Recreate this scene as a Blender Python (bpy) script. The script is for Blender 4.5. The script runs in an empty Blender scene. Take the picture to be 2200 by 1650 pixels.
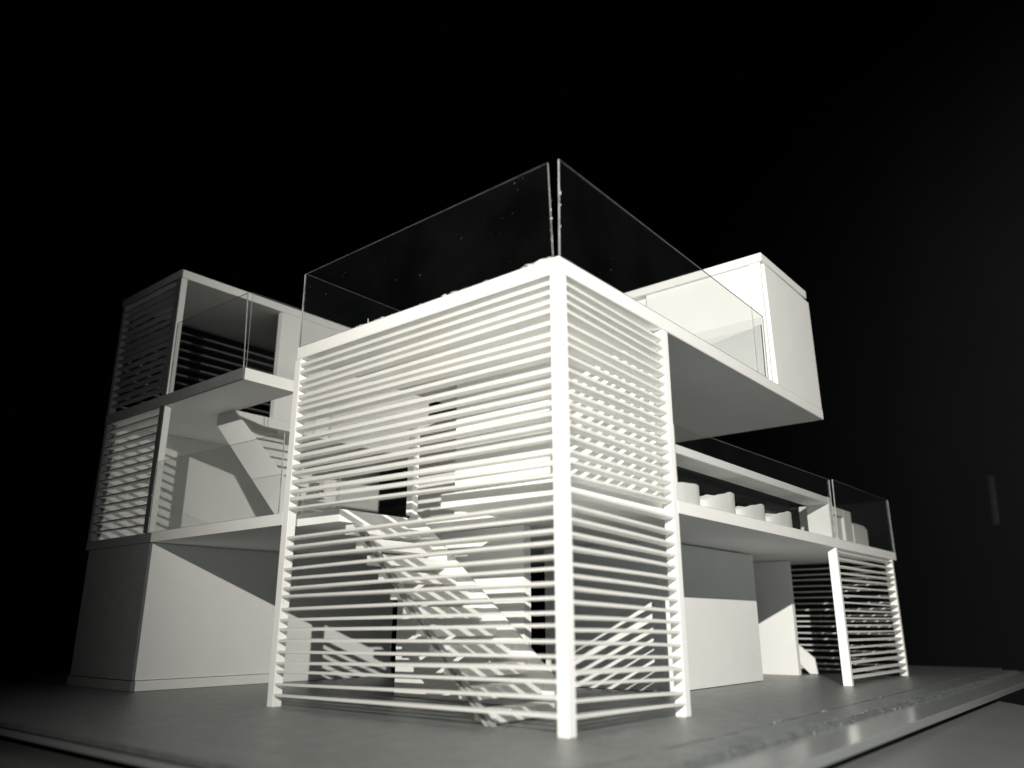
import bpy, bmesh, math, random
from mathutils import Vector, Matrix
random.seed(7)
C = bpy.context.scene.collection
S = bpy.context.scene

# ---------------------------------------------------------------- camera
# plan axes of the model: u runs back-left along the narrow facade, v runs back-right; Blender X = v, Y = u
def P(u, v, z): return Vector((v, u, z))
cam_d = bpy.data.cameras.new('camera'); cam = bpy.data.objects.new('camera', cam_d); C.objects.link(cam)
S.camera = cam
F_PX = 1688.68
cam_d.sensor_fit = 'HORIZONTAL'; cam_d.sensor_width = 36.0; cam_d.lens = F_PX/2200*36.0
cam_d.clip_start = 0.01; cam_d.clip_end = 50
yaw, pitch, roll = 0.687834, 0.296863, -0.000961
fwd = Vector((math.cos(pitch)*math.cos(yaw), math.cos(pitch)*math.sin(yaw), math.sin(pitch)))
right = fwd.cross(Vector((0, 0, 1))).normalized(); up = right.cross(fwd)
r2 = right*math.cos(roll)+up*math.sin(roll); u2 = -right*math.sin(roll)+up*math.cos(roll)
cam.matrix_world = Matrix(((r2.x, u2.x, -fwd.x, -0.326876), (r2.y, u2.y, -fwd.y, -0.234346),
                           (r2.z, u2.z, -fwd.z, 0.051595), (0, 0, 0, 1)))
cam_d.dof.use_dof = True; cam_d.dof.focus_distance = 0.62; cam_d.dof.aperture_fstop = 5.6

# ---------------------------------------------------------------- light
W = bpy.data.worlds.new('World'); S.world = W; W.use_nodes = True
W.node_tree.nodes['Background'].inputs['Color'].default_value = (0.5, 0.8, 1.0, 1)
W.node_tree.nodes['Background'].inputs['Strength'].default_value = 0.0002
LAMP = P(-0.54, -0.72, 0.40)
ld = bpy.data.lights.new('torch_lamp', 'SPOT'); lo = bpy.data.objects.new('torch_lamp', ld); C.objects.link(lo)
lo.location = LAMP
ld.energy = 86; ld.color = (1.0, 0.958, 0.868); ld.shadow_soft_size = 0.0035
ld.spot_size = math.radians(70); ld.spot_blend = 1.0
aim = P(0.05, 0.56, 0.21)
lo.rotation_euler = (aim-LAMP).to_track_quat('-Z', 'Y').to_euler()
# added unseen fill, weak, cool, soft, low in front right, to lift undersides
fd = bpy.data.lights.new('fill_light', 'AREA'); fo = bpy.data.objects.new('fill_light', fd); C.objects.link(fo)
fd.shape = 'SQUARE'; fd.size = 0.35; fd.energy = 0.16; fd.color = (0.30, 0.74, 1.0)
fo.location = P(-0.42, -0.10, 0.0)
fo.rotation_euler = (P(0.12, 0.25, 0.24)-fo.location).to_track_quat('-Z', 'Y').to_euler()
S.view_settings.view_transform = 'Standard'; S.view_settings.look = 'None'
S.view_settings.exposure = 0; S.view_settings.gamma = 1
try:
    S.cycles.max_bounces = 16; S.cycles.diffuse_bounces = 12; S.cycles.transparent_max_bounces = 24
    S.cycles.caustics_reflective = True; S.cycles.sample_clamp_indirect = 3.0; S.cycles.caustics_refractive = False
except Exception: pass

# ---------------------------------------------------------------- materials
def newmat(name):
    m = bpy.data.materials.new(name); m.use_nodes = True
    return m, m.node_tree.nodes, m.node_tree.links
def N(nd, t, **kw):
    n = nd.new(t)
    for k, v in kw.items(): n.inputs[k.replace('_', ' ')].default_value = v
    return n
def card(name, col, rough=.65, var=.04, nscale=60., bump=.12, bscale=900., fleck=0., spec=.35, grain=0.0, thin=0.0, bdist=.0006):
    """matt card or board: faint mottling, dust flecks, fine paper tooth"""
    m, nd, lk = newmat(name); b = nd['Principled BSDF']
    tc = nd.new('ShaderNodeTexCoord')
    n1 = N(nd, 'ShaderNodeTexNoise', Scale=nscale, Detail=5.0, Roughness=.6); lk.new(tc.outputs['Object'], n1.inputs['Vector'])
    r1 = nd.new('ShaderNodeMapRange'); r1.inputs[1].default_value = .3; r1.inputs[2].default_value = .7
    r1.inputs[3].default_value = 1-var; r1.inputs[4].default_value = 1+var*.6
    lk.new(n1.outputs['Fac'], r1.inputs[0])
    last = r1.outputs[0]
    if fleck or grain:
        n3 = N(nd, 'ShaderNodeTexNoise', Scale=bscale*.8, Detail=2.0); lk.new(tc.outputs['Object'], n3.inputs['Vector'])
        r3 = nd.new('ShaderNodeMapRange'); r3.inputs[1].default_value = .68 if fleck else .3; r3.inputs[2].default_value = .74 if fleck else .7
        r3.inputs[3].default_value = 1 if fleck else 1-grain; r3.inputs[4].default_value = 1-fleck if fleck else 1+grain
        lk.new(n3.outputs['Fac'], r3.inputs[0])
        mm = nd.new('ShaderNodeMath'); mm.operation = 'MULTIPLY'; lk.new(last, mm.inputs[0]); lk.new(r3.outputs[0], mm.inputs[1]); last = mm.outputs[0]
    mx = nd.new('ShaderNodeVectorMath'); mx.operation = 'SCALE'; mx.inputs[0].default_value = col[:3]
    lk.new(last, mx.inputs['Scale']); lk.new(mx.outputs[0], b.inputs['Base Color'])
    b.inputs['Roughness'].default_value = rough
    b.inputs['Specular IOR Level'].default_value = spec
    n2 = N(nd, 'ShaderNodeTexNoise', Scale=bscale, Detail=3.0); lk.new(tc.outputs['Object'], n2.inputs['Vector'])
    bp = N(nd, 'ShaderNodeBump', Strength=bump, Distance=bdist); lk.new(n2.outputs['Fac'], bp.inputs['Height'])
    lk.new(bp.outputs[0], b.inputs['Normal'])
    if thin:                                            # thin styrene lets some light through
        tl = nd.new('ShaderNodeBsdfTranslucent'); lk.new(mx.outputs[0], tl.inputs['Color'])
        ms = nd.new('ShaderNodeMixShader'); ms.inputs[0].default_value = thin
        lk.new(b.outputs[0], ms.inputs[1]); lk.new(tl.outputs[0], ms.inputs[2]); lk.new(ms.outputs[0], nd['Material Output'].inputs['Surface'])
    return m
M_WHITE = card('white_card', (.895, .900, .896), var=.025, nscale=40)
M_THIN = card('thin_white_styrene', (.925, .925, .915), var=.025, nscale=40, thin=.34)
M_FOAM = card('white_foam', (.82, .82, .80), rough=.8, var=.05, nscale=160, bump=.35, bscale=1400)
M_DARK = card('dark_card', (.17, .18, .185), rough=.7, var=.12, nscale=70, fleck=.3)  # dark tone for left-facing surfaces, screen frames and the back screen
M_SLAT = card('darkest_card', (.060, .068, .072), rough=.7, var=.12, nscale=70)  # darkest tone, for left-facing post strips and slat edges
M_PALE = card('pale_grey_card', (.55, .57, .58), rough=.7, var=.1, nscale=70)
M_MID = card('grey_card', (.30, .31, .315), rough=.7, var=.12, nscale=70)
M_BOARD = card('grey_pulp_board', (.162, .178, .183), rough=.36, var=.30, nscale=70, bump=.9, bscale=520, grain=.24, spec=1.0, bdist=.0011)
M_GLOSS = card('grey_glossy_board', (.27, .29, .30), rough=.2, var=.05, nscale=9, bump=.02, bscale=300, spec=.5)
M_TABLE = card('table_top', (.19, .20, .205), rough=.34, var=.12, nscale=14, bump=.2, bscale=500, grain=.06, spec=1.0)
M_WALL = card('dark_wall_paint', (.034, .040, .041), rough=.9, var=.15, nscale=3, bump=.2, bscale=60, spec=.1)
M_GLUE = card('dried_glue', (.78, .78, .75), rough=.25, var=.05, nscale=200, bump=.4, bscale=900, spec=.5)
M_EDGE = card('cut_acrylic_edge', (.36, .38, .38), rough=.35, var=.5, nscale=90, bump=.2)
def acrylic(name, haze, dust, refl=1.0):
    m, nd, lk = newmat(name)
    nd.remove(nd['Principled BSDF']); out = nd['Material Output']
    tr = nd.new('ShaderNodeBsdfTransparent'); tr.inputs['Color'].default_value = (.98, .985, .985, 1)
    gl = nd.new('ShaderNodeBsdfGlossy'); gl.inputs['Roughness'].default_value = .03
    df = nd.new('ShaderNodeBsdfDiffuse'); df.inputs['Color'].default_value = (.62, .70, .72, 1)
    lw = nd.new('ShaderNodeLayerWeight'); lw.inputs['Blend'].default_value = .5
    pw = nd.new('ShaderNodeMath'); pw.operation = 'POWER'; lk.new(lw.outputs['Facing'], pw.inputs[0]); pw.inputs[1].default_value = 5.0
    fr = nd.new('ShaderNodeMath'); fr.operation = 'MULTIPLY_ADD'; lk.new(pw.outputs[0], fr.inputs[0]); fr.inputs[1].default_value = .8*refl; fr.inputs[2].default_value = .04*refl
    m1 = nd.new('ShaderNodeMixShader'); lk.new(fr.outputs[0], m1.inputs[0]); lk.new(tr.outputs[0], m1.inputs[1]); lk.new(gl.outputs[0], m1.inputs[2])
    tc = nd.new('ShaderNodeTexCoord')
    n0 = N(nd, 'ShaderNodeTexNoise', Scale=18., Detail=4.0); lk.new(tc.outputs['Object'], n0.inputs['Vector'])
    r0 = nd.new('ShaderNodeMapRange'); r0.inputs[1].default_value = .35; r0.inputs[2].default_value = .75
    r0.inputs[3].default_value = haze*.55; r0.inputs[4].default_value = haze*1.6; lk.new(n0.outputs['Fac'], r0.inputs[0])
    n1 = N(nd, 'ShaderNodeTexVoronoi', Scale=150.); lk.new(tc.outputs['Object'], n1.inputs['Vector'])
    r1 = nd.new('ShaderNodeMapRange'); r1.inputs[1].default_value = .05; r1.inputs[2].default_value = .09
    r1.inputs[3].default_value = dust; r1.inputs[4].default_value = 0.; lk.new(n1.outputs['Distance'], r1.inputs[0])
    n2 = N(nd, 'ShaderNodeTexNoise', Scale=60., Detail=2.0); lk.new(tc.outputs['Object'], n2.inputs['Vector'])
    r2_ = nd.new('ShaderNodeMapRange'); r2_.inputs[1].default_value = .55; r2_.inputs[2].default_value = .72; lk.new(n2.outputs['Fac'], r2_.inputs[0])
    mu = nd.new('ShaderNodeMath'); mu.operation = 'MULTIPLY'; lk.new(r1.outputs[0], mu.inputs[0]); lk.new(r2_.outputs[0], mu.inputs[1])
    ad = nd.new('ShaderNodeMath'); ad.operation = 'ADD'; ad.use_clamp = True; lk.new(r0.outputs[0], ad.inputs[0]); lk.new(mu.outputs[0], ad.inputs[1])
    m2 = nd.new('ShaderNodeMixShader'); lk.new(ad.outputs[0], m2.inputs[0]); lk.new(m1.outputs[0], m2.inputs[1]); lk.new(df.outputs[0], m2.inputs[2])
    lk.new(m2.outputs[0], out.inputs['Surface'])
    return m
M_ACR = acrylic('clear_acrylic', .0020, .16)
M_PANE = acrylic('dusty_window_acrylic', .010, .6, .3)

# ---------------------------------------------------------------- helpers
def box(bm, u0, u1, v0, v1, z0, z1, mi=0):
    vs = [bm.verts.new(P(u, v, z)) for u in (u0, u1) for v in (v0, v1) for z in (z0, z1)]
    for q in ((0, 2, 3, 1), (4, 5, 7, 6), (0, 1, 5, 4), (2, 6, 7, 3), (0, 4, 6, 2), (1, 3, 7, 5)):
        f = bm.faces.new([vs[i] for i in q]); f.material_index = mi
    return vs
def hexa(bm, pts, mi=0):
    """eight points, same order as box()"""
    vs = [bm.verts.new(P(*p)) for p in pts]
    for q in ((0, 2, 3, 1), (4, 5, 7, 6), (0, 1, 5, 4), (2, 6, 7, 3), (0, 4, 6, 2), (1, 3, 7, 5)):
        f = bm.faces.new([vs[i] for i in q]); f.material_index = mi
    return vs
def prism(bm, poly, lo_, hi_, axis, mi=0):
    """polygon extruded along axis 'u','v' or 'z'; poly pairs are the other two coordinates in u,v,z order"""
    def mk(a, b, t):
        return P(t, a, b) if axis == 'u' else P(a, t, b) if axis == 'v' else P(a, b, t)
    A = [bm.verts.new(mk(a, b, lo_)) for a, b in poly]; B = [bm.verts.new(mk(a, b, hi_)) for a, b in poly]
    n = len(poly)
    for f in ([*A], [*B]): bm.faces.new(f).material_index = mi
    for i in range(n): bm.faces.new((A[i], A[(i+1) % n], B[(i+1) % n], B[i])).material_index = mi
def link(name, bm, mats, parent=None, bevel=0.0, smooth=False):
    bmesh.ops.recalc_face_normals(bm, faces=bm.faces[:])
    if bevel:
        bmesh.ops.bevel(bm, geom=bm.edges[:], offset=bevel, segments=1, affect='EDGES', profile=.6)
    me = bpy.data.meshes.new(name); bm.to_mesh(me); bm.free()
    for m in (mats if isinstance(mats, (list, tuple)) else [mats]): me.materials.append(m)
    if smooth:
        for p in me.polygons: p.use_smooth = True
    o = bpy.data.objects.new(name, me); C.objects.link(o)
    if parent: o.parent = parent
    return o
def tag(o, label=None, cat=None, group=None, kind=None):
    if label: o['label'] = label
    if cat: o['category'] = cat
    if group: o['group'] = group
    if kind: o['kind'] = kind
    return o
def part(name, boxes, mat, parent, bevel=.00035, label=None):
    bm = bmesh.new()
    for b in boxes: box(bm, *b)
    o = link(name, bm, mat, parent, bevel)
    if label: o['label'] = label
    return o
def jit(a): return random.uniform(-a, a)

# ================================================================ setting
bm = bmesh.new()
poly = [(-1.0, -.85), (.78, -.85), (.78, 1.35), (.62, 1.50), (-.056, .568), (-.118, .477), (-.45, -.011), (-1.0, -.82)]
poly = [(-.95, -.80), (.80, -.80), (.80, 1.45), (.54, 1.44), (-.056, .568), (-.118, .477), (-.42, .033), (-.95, -.74)]
prism(bm, poly, -.040, -.0125, 'z')
tag(link('table', bm, M_TABLE, None, .001), kind='structure')
# dark room wall to the right, running away from the viewer
bm = bmesh.new()
WA = P(-.60, .62, 0); WB = P(1.10, 3.10, 0)     # near and far foot of the wall
dirw = (WB-WA).normalized(); nw = Vector((-dirw.y, dirw.x, 0))
if nw.dot(Vector((-.3, -.2, 0))-WA) < 0: nw = -nw
vs = [bm.verts.new(WA+dirw*a+Vector((0, 0, z))-nw*t) for a in (-.5, 4.0) for t in (0, .05) for z in (-.75, 2.2)]
for q in ((0, 2, 3, 1), (4, 5, 7, 6), (0, 1, 5, 4), (2, 6, 7, 3), (0, 4, 6, 2), (1, 3, 7, 5)): bm.faces.new([vs[i] for i in q])
tag(link('wall', bm, M_WALL), kind='structure')

# a pale scuffed strip of tape on that wall
M_TAPE = card('faded_tape', (.10, .115, .115), rough=.6, var=.5, nscale=40)
bm = bmesh.new()
q = [P(.0259, 1.5331, .3434), P(.0147, 1.5167, .3398), P(.0206, 1.5253, .2435), P(.0321, 1.5422, .2441)]
A_ = [bm.verts.new(p+nw*.0004) for p in q]; B_ = [bm.verts.new(p+nw*.0012) for p in q]
bm.faces.new(A_); bm.faces.new(B_)
for k in range(4): bm.faces.new((A_[k], A_[(k+1) % 4], B_[(k+1) % 4], B_[k]))
tag(link('tape_strip', bm, M_TAPE), 'faint upright strip of pale tape on the dark wall at the far right', 'tape')

# ================================================================ base boards
bm = bmesh.new(); box(bm, -.1005, .74, -.138, .845, -.0082, -.0032)
tag(link('base_board', bm, M_GLOSS, None, .0006), 'smooth glossy grey board under the rough one, its bright edge along the right', 'board')
ground = tag(bpy.data.objects.new('ground_board', None), 'rough grey cardboard sheet with a scored border that the model stands on', 'board'); C.objects.link(ground)
bm = bmesh.new(); box(bm, -.0490, .735, -.1402, .838, -.0031, 0.0)
link('sheet', bm, M_BOARD, ground, .0004)
def torn_strip(u0, u1, v0, v1, z0, z1, n, a, seed):
    """board strip with an uneven torn top edge on its u0 side"""
    rnd = random.Random(seed); bm = bmesh.new(); rows = []
    for i in range(n+1):
        v = v0+(v1-v0)*i/n; d = rnd.uniform(-a, a); e = rnd.uniform(-a*.35, a*.35)
        rows.append([bm.verts.new(P(*p)) for p in ((u1, v, z0), (u1, v, z1+e*.3), (u0+.002+abs(d), v, z1+e), (u0+d*.8, v, z0+(z1-z0)*.4), (u0+d*.3, v, z0))])
    for i in range(n):
        for k in range(5): bm.faces.new((rows[i][k], rows[i][(k+1) % 5], rows[i+1][(k+1) % 5], rows[i+1][k]))
    bm.faces.new(rows[0]); bm.faces.new(rows[-1])
    return bm
link('border_strip', torn_strip(-.0725, -.0497, -.1402, .80, -.0031, -.0004, 190, .0009, 3), M_BOARD, ground)
bm = bmesh.new()                                     # crumbs and torn fibres along the strip
rnd = random.Random(11)
for i in range(130):
    v = rnd.choice((rnd.uniform(-.05, .45), rnd.gauss(.27, .035), rnd.gauss(.15, .03))); u = -.0725+rnd.gauss(0, .0016) if rnd.random() < .7 else -.0495+rnd.gauss(0, .0008)
    s = rnd.uniform(.0003, .0008); z = -.0004 if u > -.0725 else -.0028
    if rnd.random() < .3: continue
    hexa(bm, [(u+s*a+jit(s*.4), v+s*b+jit(s*.4), z+(s*1.0*c)*rnd.uniform(.5, 1.6)) for a in (-.5, .5) for b in (-.5, .5) for c in (0, 1)])
tag(link('crumbs', bm, M_BOARD, ground), kind='stuff')

# ================================================================ the model house
house = bpy.data.objects.new('model_house', None); C.objects.link(house)
tag(house, 'white card architectural model of a three storey house with louvred screens and clear balustrades', 'architectural model')
PW = .0068                                            # post width
F0, F1 = .1185, .1268                                 # first floor slab
R0, R1 = .2402, .2500                                 # second floor slab / tower roof
T0, T1 = .3655, .3738                                 # top roof

# --- slabs
IN = .0125                                              # the slab stops behind the tower's louvres
part('floor_slab', [(.0075, .100, IN, .1236, F0, F1), (.100, .196, .083, .1236, F0, F1), (.196, .2434, IN, .1236, F0, F1),
                    (.2435, .4300, 0, .1236, F0, F1), (0, .4300, .1237, .430, F0, F1), (0, .2600, .4301, .624, F0, F1)], M_WHITE, house, 0)
part('floor_slab', [(.4302, .553, .0025, .36, F0, F1)], M_WHITE, house, 0)
part('edge_strip', [(.4303, .5535, 0, .0024, F0, F1-.0003)], M_DARK, house, 0, 'dark strip along the first floor slab at the left end')
bm = bmesh.new()                                       # tower roof: cantilevers to the right
box(bm, 0, .2420, 0, .4318, R0, R1)
link('roof_slab', bm, M_WHITE, house, .0005)
part('terrace_slab', [(.3142, .4378, .0022, .0530, R0, R1), (.4380, .5535, .0022, .33, R0, R1)], M_WHITE, house, 0)
part('edge_strip', [(.3142, .5538, 0, .0021, R0, R1-.0003)], M_DARK, house, 0, 'dark strip along the left edge of the upper terrace')

# --- louvre screens
def slat_mesh(bm, along, a0, a1, zl, zr, depth, th, off=0.0, wob=.0003):
    """one card strip, along 'u' or 'v', ends butted between posts; slightly bowed and twisted"""
    n = 4; rows = []; bow = jit(wob); tw0 = jit(.0004); tw1 = jit(.0004); d0 = off+jit(.0003); d1 = off+jit(.0003)
    for i in range(n+1):
        t = i/n; a = a0+(a1-a0)*t; z = zl+(zr-zl)*t+bow*math.sin(math.pi*t); d = d0+(d1-d0)*t; tw = tw0+(tw1-tw0)*t
        pr = [(d, z-th/2+tw), (d, z+th/2+tw), (d+depth, z+th/2-tw), (d+depth, z-th/2-tw)]
        rows.append([bm.verts.new(P(a, q, zz) if along == 'u' else P(q, a, zz)) for q, zz in pr])
    for i in range(n):
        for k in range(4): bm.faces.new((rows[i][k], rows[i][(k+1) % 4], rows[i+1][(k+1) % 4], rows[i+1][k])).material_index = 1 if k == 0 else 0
    bm.faces.new(rows[0]); bm.faces.new(rows[-1])
def screen(posts, along, a0, a1, zs, mat, depth=.0066, th=.0016, off=.0002, smat=None, label=None, wob=.0003, emat=None, tup=None):
    bm = bmesh.new()
    for b in posts: box(bm, *b)
    fr = link('louvre_screen', bm, mat, house, .0003)
    if label: fr['label'] = label
    for zl, zr in zs:
        bm = bmesh.new(); slat_mesh(bm, along, a0, a1, zl, zr, depth, tup if tup and zl > F1+.003 else th, off, wob)
        sm_ = smat or (M_THIN if mat is M_WHITE else mat); link('slat', bm, [sm_, emat or sm_], fr)
    return fr
part('corner_post', [(0, PW, 0, PW, 0, R0-.0002)], M_WHITE, house, .0004)
lowL = [.1089, .1024, .0959, .088, .0817, .0749, .0697, .0614, .0547, .0486, .0416, .0341, .0271, .0217, .0139, .0072]
lowC = [.111, .1043, .0970, .0911, .084, .0785, .0708, .0639, .0568, .0508, .043, .0361, .031, .0245, .0174, .009]
lowC2 = [.1104, .1034, .096, .0888, .0811, .0752, .069, .0623, .0549, .0488, .0428, .0361, .029, .0239, .0159, .0088]
lowR = [.1058, .0986, .0921, .0858, .0785, .0719, .0658, .0592, .0528, .0469, .0396, .0329, .0268, .0205, .0131, .0069]
upL = [.2352, .2295, .2217, .2168, .2108, .2055, .2006, .1936, .1862, .1792, .1728, .1661, .1592, .1541, .148, .1414, .1363]
upC = [.2352, .2295, .2243, .2187, .2111, .2046, .1991, .1927, .1844, .1782, .1715, .1654, .1593, .1532, .1468, .139, .1331]
upR = [.2330, .2270, .2205, .2150, .2085, .2020, .1960, .1895, .1825, .1760, .1700, .1635, .1570, .1510, .1445, .1375, .1315]
# left facade of the tower (slats listed from the corner post to the left post)
screen([(.2366, .2434, 0, PW, 0, R0-.0002)],
       'u', PW+.0001, .2365, [(c+.0004, l) for l, c in zip(lowL, lowC)]+list(zip(upC, upL))+[(.1265, .1290)], M_WHITE, tup=.0024)
# right facade of the tower
screen([(0, PW, .1168, .1236, 0, R0-.0002)],
       'v', PW+.0001, .1167, list(zip(lowC2, lowR))+list(zip(upC, upR))+[(.1262, .1252), (.1180, .1150)], M_WHITE, tup=.0017)
# right pavilion, front screen and end screen
pl = [0.1150, 0.1087, 0.1022, 0.0962, 0.0903, 0.0839, 0.0763, 0.0705, 0.0634, 0.0568, 0.0506, 0.0449, 0.038, 0.0312, 0.0248, 0.0188, 0.0117, 0.0066]
pr_ = [0.1152, 0.1094, 0.1029, 0.0974, 0.0919, 0.0855, 0.0781, 0.0702, 0.0634, 0.0571, 0.0504, 0.0447, 0.0375, 0.0314, 0.0253, 0.0188, 0.0118, 0.0058]
part('post', [(0, .0078, .4225, .4270, 0, F0-.0002)], M_WHITE, house, .0003)
screen([(0, .0078, .6050, .6100, 0, F0-.0002)], 'v', .4271, .6049, list(zip(pl, pr_)), M_WHITE, depth=.0066, th=.0015)
zs = [F0-.006-i*.0064 for i in range(18)]
screen([(.200, .2068, .6040, .6100, 0, F0-.0002)], 'u', .0080, .1999, [(z+jit(.0007), z+jit(.0007)) for z in zs], M_WHITE, depth=.0058, th=.0014, off=.6040, wob=.0006)
zs = [F0-.006-i*.0064 for i in range(18)]
# left block: first floor screen and top floor screens
def zrow(z0, z1, n, a=.0006):
    return [(z0+(z1-z0)*(i+1)/(n+1)+jit(a), z0+(z1-z0)*(i+1)/(n+1)+jit(a)) for i in range(n)]
LS = .4385
bm = bmesh.new(); box(bm, LS, LS+.0072, .0012, .0072, F1+.0002, R0-.0002); p1 = link('post', bm, M_WHITE, house, .0003)
bm = bmesh.new(); box(bm, LS, LS+.0072, .0012, .0072, R1+.0002, T0-.0002); p2 = link('post', bm, M_WHITE, house, .0003)
part('edge_strip', [(LS+.0001, LS+.0071, 0, .0011, F1+.0001, R0-.0001)], M_SLAT, house, 0, 'dark strip on the left face of the first floor post')
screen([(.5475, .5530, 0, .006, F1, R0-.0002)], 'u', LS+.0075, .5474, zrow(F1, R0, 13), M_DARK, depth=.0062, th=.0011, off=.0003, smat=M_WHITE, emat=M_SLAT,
       label='louvre screen with dark slat edges on the first floor of the left block')
part('edge_strip', [(LS+.0001, LS+.0071, 0, .0011, R1+.0001, T0-.0001)], M_SLAT, house, 0, 'dark strip on the left face of the top floor post')
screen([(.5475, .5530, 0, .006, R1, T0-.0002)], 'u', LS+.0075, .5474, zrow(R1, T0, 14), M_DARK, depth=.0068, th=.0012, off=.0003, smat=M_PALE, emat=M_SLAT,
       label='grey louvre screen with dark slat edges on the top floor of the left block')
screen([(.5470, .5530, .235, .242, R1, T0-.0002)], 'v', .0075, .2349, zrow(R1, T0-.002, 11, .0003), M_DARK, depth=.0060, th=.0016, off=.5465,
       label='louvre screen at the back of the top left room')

# --- walls
wall = lambda boxes, mat=M_WHITE, label=None, bev=.0002: part('wall', boxes, mat, house, bev, label)
wall([(.4305, .4385, .0025, .2776, .0085, F0-.0004)])                          # left block, lit side
part('plinth', [(.4290, .5465, .0026, .2776, .0002, .0080)], M_WHITE, house, .0003)
part('plinth', [(.4290, .5470, -.0012, .0024, .0002, .0080)], M_DARK, house, .0003, 'dark plinth under the left end of the model')
wall([(.4305, .5460, 0, .0024, .0086, F0-.0004)], M_DARK, 'dark end wall of the left block')
wall([(.5460, .5530, .0085, .350, F1+.0002, R0-.0002)])                        # back wall behind the first floor terrace
wall([(.4380, .4450, .1127, .33, R1+.0002, T0-.0002)])                         # top floor, front pier
part('roof_slab', [(.4378, .5560, .0016, .34, T0, T1)], M_WHITE, house, .0004)
part('edge_strip', [(.4380, .5560, 0, .0015, T0, T1-.0003)], M_DARK, house, 0, 'dark strip along the left roof edge')
wall([(.1107, .2360, .1055, .1135, .0002, F0-.0004)])                          # tower ground floor, behind the stair
wall([(.0950, .2135, .2650, .2730, .0002, F0-.0004)])
wall([(.0870, .0949, .2650, .4405, .0004, F0-.0016)], bev=.0003)               # big lit wall under the first floor
wall([(.0890, .2500, .5386, .5460, .0002, F0-.0012)])
wall([(.0075, .1865, .1150, .1230, F1+.0002, R0-.0003)])                       # tower first floor back wall
wall([(.1950, .3200, .2000, .2070, F1+.0002, R0-.0003)])
part('newel_post', [(.1800, .1860, .0640, .0700, F1+.0002, .1905)], M_WHITE, house, .0003)

# --- window recess on the right of the first floor
part('window_canopy', [(.0016, .0225, .1238, .4208, .1580, .1640)], M_WHITE, house, .0004)
part('window_jamb', [(.0016, .0225, .4210, .4285, F1+.0003, .1645)], M_WHITE, house, .0004)
bm = bmesh.new(); box(bm, .0310, .0322, .1240, .4205, F1+.0003, .1760)
link('window_pane', bm, M_PANE, house)
part('window_post', [(.0420, .0480, .1300, .1480, F1+.0003, .1640)], M_WHITE, house, .0003)

# --- roof room at the end of the cantilever
rb = link('roof_room', (lambda b: (box(b, .0060, .0130, .3240, .4240, R1+.0003, T0-.0002), box(b, .0160, .1225, .3180, .3250, R1+.0003, T0-.0002), box(b, .1230, .2300, .3240, .3310, R1+.0003, T0-.0002), b)[-1])(bmesh.new()), M_WHITE, house, .0004)
bm = bmesh.new(); hexa(bm, [(.0035, .3155, R1+.0004), (.0035, .3155, T0-.0004), (.0035, .3200, R1+.0004), (.0038, .3185, T0-.0004), (.0150, .3155, R1+.0004), (.0150, .3155, T0-.0004), (.0150, .3200, R1+.0004), (.0150, .3185, T0-.0004)])
link('corner_strip', bm, M_WHITE, rb)
bm = bmesh.new(); hexa(bm, [(.0005, .3215, R1+.0003), (.0020, .3215, T0-.0004), (.0005, .4316, R1+.0003), (.0010, .4308, T0-.0040), (.0055, .3215, R1+.0003), (.0055, .3215, T0-.0004), (.0055, .4316, R1+.0003), (.0055, .4308, T0-.0040)])
link('end_panel', bm, M_WHITE, rb)
bm = bmesh.new(); box(bm, .0016, .235, .3150, .4285, T0, T1)
link('roof_sheet', bm, M_WHITE, rb, .0005)

# --- stairs
def stair(u0, z0, u1, z1, n, va, vb, th, dep, string_side, sh, acr=None):
    sl = (z1-z0)/(u1-u0)
    bm = bmesh.new()
    poly = [(u0-.006, z0+.0004 if z0 < .01 else z0), (u0-.006, z0+.006), (u1-.002, z1+.006-.002*sl), (u1+.008, z1), (u1+.004, z1-.006), (u0+.012, z0+.0004)]
    for v in string_side: prism(bm, [(a, b) for a, b in poly] if sh is None else sh, v, v+.0022, 'v')
    st = link('stair', bm, M_WHITE, house)
    for i in range(n):
        t = (i+.55)/n; u = u0+(u1-u0)*t; z = z0+(z1-z0)*t
        bm = bmesh.new(); hexa(bm, [(u+dep*a+jit(.0003), va+(vb-va)*b, z+th*(c-1)+jit(.0002)) for a in (-.35, .65) for b in (0, 1) for c in (0, 1)])
        link('tread', bm, M_THIN, st)
    if acr:
        bm = bmesh.new()
        for k in (0, 1):
            o_ = .0042*k
            prism(bm, [(acr[0]-o_, acr[1]), (acr[0]+.0012-o_, acr[1]), (acr[2]+.0012-o_, acr[3]), (acr[2]-o_, acr[3])], acr[4], acr[4]+.0035, 'v')
        h = link('handrail', bm, M_EDGE, st); h['label'] = 'pair of thin clear acrylic strips leaning along the stair'
    return st
# tower stair
stair(.060, .0015, .1925, .1215, 11, .0190, .0760, .0064, .0150, (.0765,), [(.052, .0004), (.0600, .0170), (.1880, .1290), (.1955, .1280), (.1955, .1150), (.0740, .0004)],
      (.0585, .0005, .1755, .1148, .0085))
# flight up to the left terrace
stair(.298, F1, .432, R0, 11, .0525, .1080, .0052, .0150, (.0500,), [(.292, F1+.0004), (.292, F1+.018), (.4060, R0-.0004), (.4330, R0-.0004), (.4330, R0-.010), (.3150, F1+.0004)])
# pavilion stair
stair(.088, .004, .200, .098, 9, .5725, .6000, .0040, .0120, (.5700,), [(.0805, .0006), (.0823, .0165), (.2000, .1180), (.2000, .0980), (.1005, .0125), (.0885, .0006)])

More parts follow.
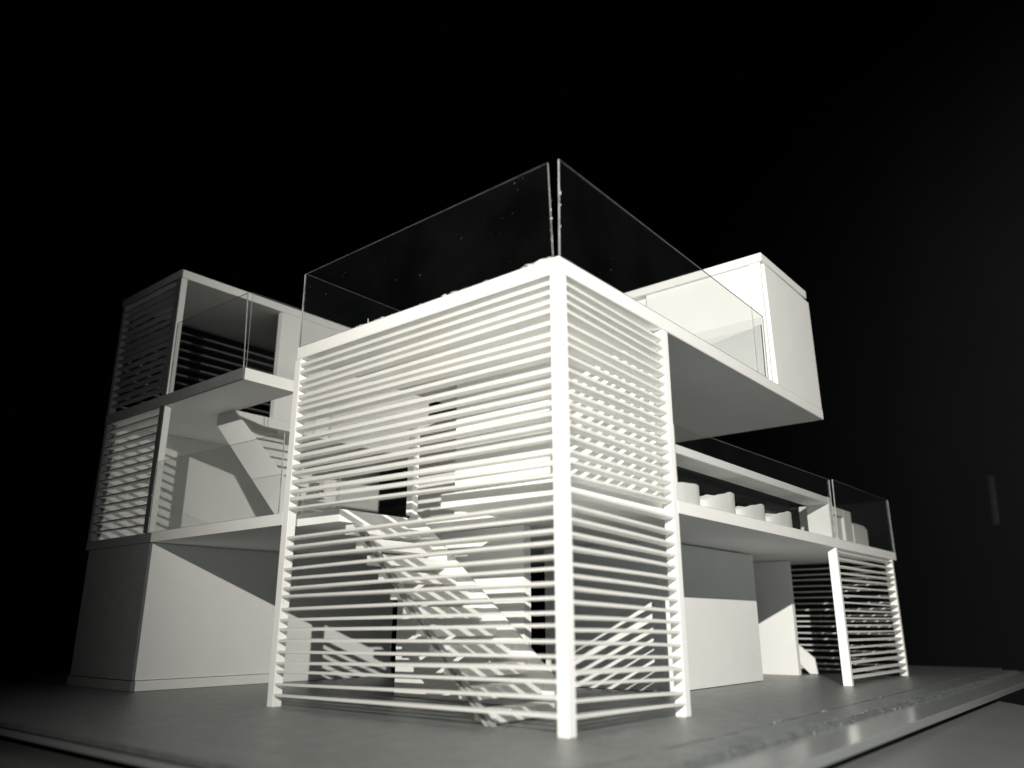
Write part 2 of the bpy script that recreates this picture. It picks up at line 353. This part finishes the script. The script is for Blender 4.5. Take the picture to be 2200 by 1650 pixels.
# --- clear acrylic balustrades: clear faces, bright cut edges
def pane(pts, name='glass_pane', edge=True, mat=None):
    """pts: four corners (u,v,z) of the outer face, in order; thickness .0010 away from the outside"""
    a, b, c, d = [P(*p) for p in pts]
    n = (b-a).cross(d-a).normalized()*.0010
    bm = bmesh.new()
    o = [bm.verts.new(p) for p in (a, b, c, d)]; i = [bm.verts.new(p+n) for p in (a, b, c, d)]
    bm.faces.new(o).material_index = 0; bm.faces.new(i[::-1]).material_index = 0
    for k in range(4): bm.faces.new((o[k], o[(k+1) % 4], i[(k+1) % 4], i[k])).material_index = 1
    return link(name, bm, [mat or M_ACR, M_EDGE if edge else M_ACR], house)
pane([(.0010, .0012, R1), (.0010, .3000, R1), (.0010, .3012, .3065), (.0002, .0012, .3124)])
pane([(.2405, .0010, R1), (.0045, .0010, R1), (.0066, .0004, .3122), (.2406, .0010, .3096)])
pane([(.2408, .2000, R1), (.2408, .0018, R1), (.2412, .0016, .3110), (.2412, .2000, .3110)])
pane([(.2390, .3006, R1), (.0022, .3006, R1), (.0022, .3012, .3060), (.2390, .3006, .3060)], edge=False)
pane([(.0008, .1240, F1), (.0008, .4240, F1), (.0002, .4246, .1808), (.0008, .1240, .1762)])
pane([(.0008, .4330, F1), (.0008, .6225, F1), (.0008, .6225, .1845), (.0004, .4352, .1826)])
pane([(.2200, .6232, F1), (.0022, .6232, F1), (.0022, .6232, .1840), (.2200, .6232, .1840)])
pane([(.3158, .0035, R1), (.3158, .0520, R1), (.3158, .0520, .3160), (.3168, .0030, .3166)])
pane([(.4370, .0028, R1), (.3172, .0028, R1), (.3215, .0022, .3172), (.4370, .0026, .3190)])
pane([(.4370, .0006, F1), (.2485, .0006, F1), (.2490, .0004, .1856), (.4370, .0006, .1880)])
pane([(.2700, .0700, F1), (.1880, .0700, F1), (.1880, .0700, .1700), (.2700, .0700, .1700)])

# --- glue: beads at the pane feet and blobs on the pane corners
def beads(path, n, r, seed, spread=.0006):
    rnd = random.Random(seed); bm = bmesh.new(); a, b = path
    for k in range(n):
        t = rnd.random(); c = P(*[a[j]+(b[j]-a[j])*t for j in range(3)])+Vector((rnd.gauss(0, spread), rnd.gauss(0, spread), 0))
        s = r*rnd.uniform(.25, .8)
        dd = P(*b)-P(*a); q = dd.normalized().to_track_quat('X', 'Z').to_matrix().to_4x4()
        m = Matrix.Translation(c) @ q @ Matrix.Rotation(jit(.35), 4, 'Y') @ Matrix.Diagonal((s*rnd.uniform(1.2, 5.0), s*rnd.uniform(.5, 1.0), s*rnd.uniform(.4, .9), 1))
        bmesh.ops.create_icosphere(bm, subdivisions=1, radius=1, matrix=m)
    return tag(link('glue_bead', bm, M_GLUE, house, 0, True), kind='stuff')
beads(((.06, .0016, R1+.0002), (.235, .0016, R1+.0002)), 46, .0012, 1)
beads(((.008, .0016, R1+.0004), (.022, .0016, R1+.0004)), 10, .0020, 2)
beads(((.0055, .0009, R1+.004), (.0058, .0009, R1+.038)), 12, .0006, 4, .0003)
beads(((.0006, .0026, R1+.012), (.0004, .0026, R1+.058)), 9, .0006, 5, .0004)
beads(((.2405, .0014, R1+.004), (.2405, .0014, R1+.055)), 12, .0004, 6, .0003)
beads(((.4380, .0004, F1+.004), (.4380, .0004, F1+.05)), 16, .0005, 7, .0006)
beads(((.0010, .4270, F1+.0004), (.0010, .4380, F1+.0004)), 9, .0013, 8, .0006)
beads(((.0870, .275, F0-.0008), (.0866, .36, F0-.0012)), 18, .0006, 9, .0004)
beads(((.001, .116, .0004), (.002, .126, .0004)), 8, .0012, 10, .0012)
beads(((.0308, .30, .150), (.0306, .42, .132)), 26, .0005, 12, .0012)
rnd = random.Random(21); bm = bmesh.new(); rows = []; h = .0008     # torn facing paper curling up along the roof edge
for i in range(121):
    u = .0065+.229*i/120; h = max(.0001, min(.0019, h+rnd.gauss(0, .00035)-(h-.0007)*.12))
    hh = h*(.25+.75*min(1, abs(u-.02)/.03)) if u > .03 else h+.0006
    rows.append([bm.verts.new(P(*p)) for p in ((u, .0012, R1-.0002), (u, .0016+rnd.uniform(-.0003, .0003), R1+hh), (u, .0034, R1-.0002))])
for a_, b_ in zip(rows, rows[1:]):
    for k in range(3): bm.faces.new((a_[k], a_[(k+1) % 3], b_[(k+1) % 3], b_[k]))
bm.faces.new(rows[0]); bm.faces.new(rows[-1])
link('torn_paper_edge', bm, M_FOAM, house, 0, True)
bm = bmesh.new()
for v0, u in ((.0, .166),): prism(bm, [(u, R1), (u+.0006, R1), (u+.0004, R1+.0052)], .0030, .0036, 'v')
link('glue_thread', bm, M_GLUE, house)

# ================================================================ loose foam furniture on the first floor
def tub_chair(v0, v1, u0, u1, h, low, label):
    """foam tub chair: curved shell, low at the front (left) and high at the back (right), seat inside"""
    root = bpy.data.objects.new('tub_chair', None); C.objects.link(root); vc, uc = (v0+v1)/2, (u0+u1)/2
    root.location = P(uc, vc, F1); tag(root, label, 'chair', 'rounded foam chairs along the first floor window')
    rv, ru = (v1-v0)/2, (u1-u0)/2; n = 40; bm = bmesh.new(); rows = []
    for i in range(n):
        a = 2*math.pi*i/n; ca, sa = math.cos(a), math.sin(a)
        s = (ca+1)/2; s = s*s*(3-2*s); top = h*(low+(1-low)*min(1, s*1.35+.02))
        e = .62; ex = math.copysign(abs(ca)**e, ca); ey = math.copysign(abs(sa)**e, sa)
        k = .80
        rows.append([bm.verts.new(P(*q)) for q in ((ru*ey, rv*ex, 0), (ru*ey, rv*ex, top-.0004), (ru*ey*.95, rv*ex*.97, top), (ru*ey*k, rv*ex*k, top-.0003), (ru*ey*k, rv*ex*k, 0))])
    for i in range(n):
        j = (i+1) % n
        for q in range(4): bm.faces.new((rows[i][q], rows[j][q], rows[j][q+1], rows[i][q+1]))
    link('shell', bm, M_FOAM, root, 0, True)
    bm = bmesh.new(); ring = []
    for z in (.0002, h*low*.85):
        ring.append([bm.verts.new(P(ru*.79*math.copysign(abs(math.sin(t))**.62, math.sin(t)), rv*.79*math.copysign(abs(math.cos(t))**.62, math.cos(t)), z)) for t in [2*math.pi*i/32 for i in range(32)]])
    bm.faces.new(ring[0]); bm.faces.new(ring[1])
    for i in range(32): bm.faces.new((ring[0][i], ring[0][(i+1) % 32], ring[1][(i+1) % 32], ring[1][i]))
    link('seat', bm, M_FOAM, root)
tub_chair(.1290, .1785, .0075, .0285, .0168, .80, 'white rounded foam chair beside the tower post, first of the row on the slab')
tub_chair(.1800, .2370, .0075, .0285, .0182, .45, 'tallest and widest white rounded foam chair with a sloping top, second from the tower')
tub_chair(.2385, .2925, .0075, .0285, .0158, .52, 'low rounded foam chair between the widest chair and the end chair of the row')
tub_chair(.2945, .3505, .0075, .0285, .0160, .50, 'white rounded foam chair at the far end of the row, nearest the bare window glass')
arm = bpy.data.objects.new('lounge_chair', None); C.objects.link(arm); arm.location = P(.026, .486, F1)
tag(arm, 'tall square white foam chair with an inset panel behind the right glass pane', 'chair')
part('frame', [(-.014, .014, -.036, -.026, .0002, .0350), (-.014, .014, .010, .0345, .0002, .0350), (-.014, .014, -.0259, .0099, .0270, .0350)], M_FOAM, arm, .0006)
part('panel', [(-.0115, .010, -.0258, .0098, .0002, .0268)], M_FOAM, arm, .0004)
st_ = bpy.data.objects.new('footstool', None); C.objects.link(st_); st_.location = P(.026, .5470, F1)
tag(st_, 'short white foam block right of the tall square chair behind the glass', 'stool')
part('block', [(-.014, .012, -.0235, .0245, .0002, .0225)], M_FOAM, st_, .0008)
part('block', [(-.0125, .010, -.0225, .0235, .0227, .0250)], M_FOAM, st_, .0006)
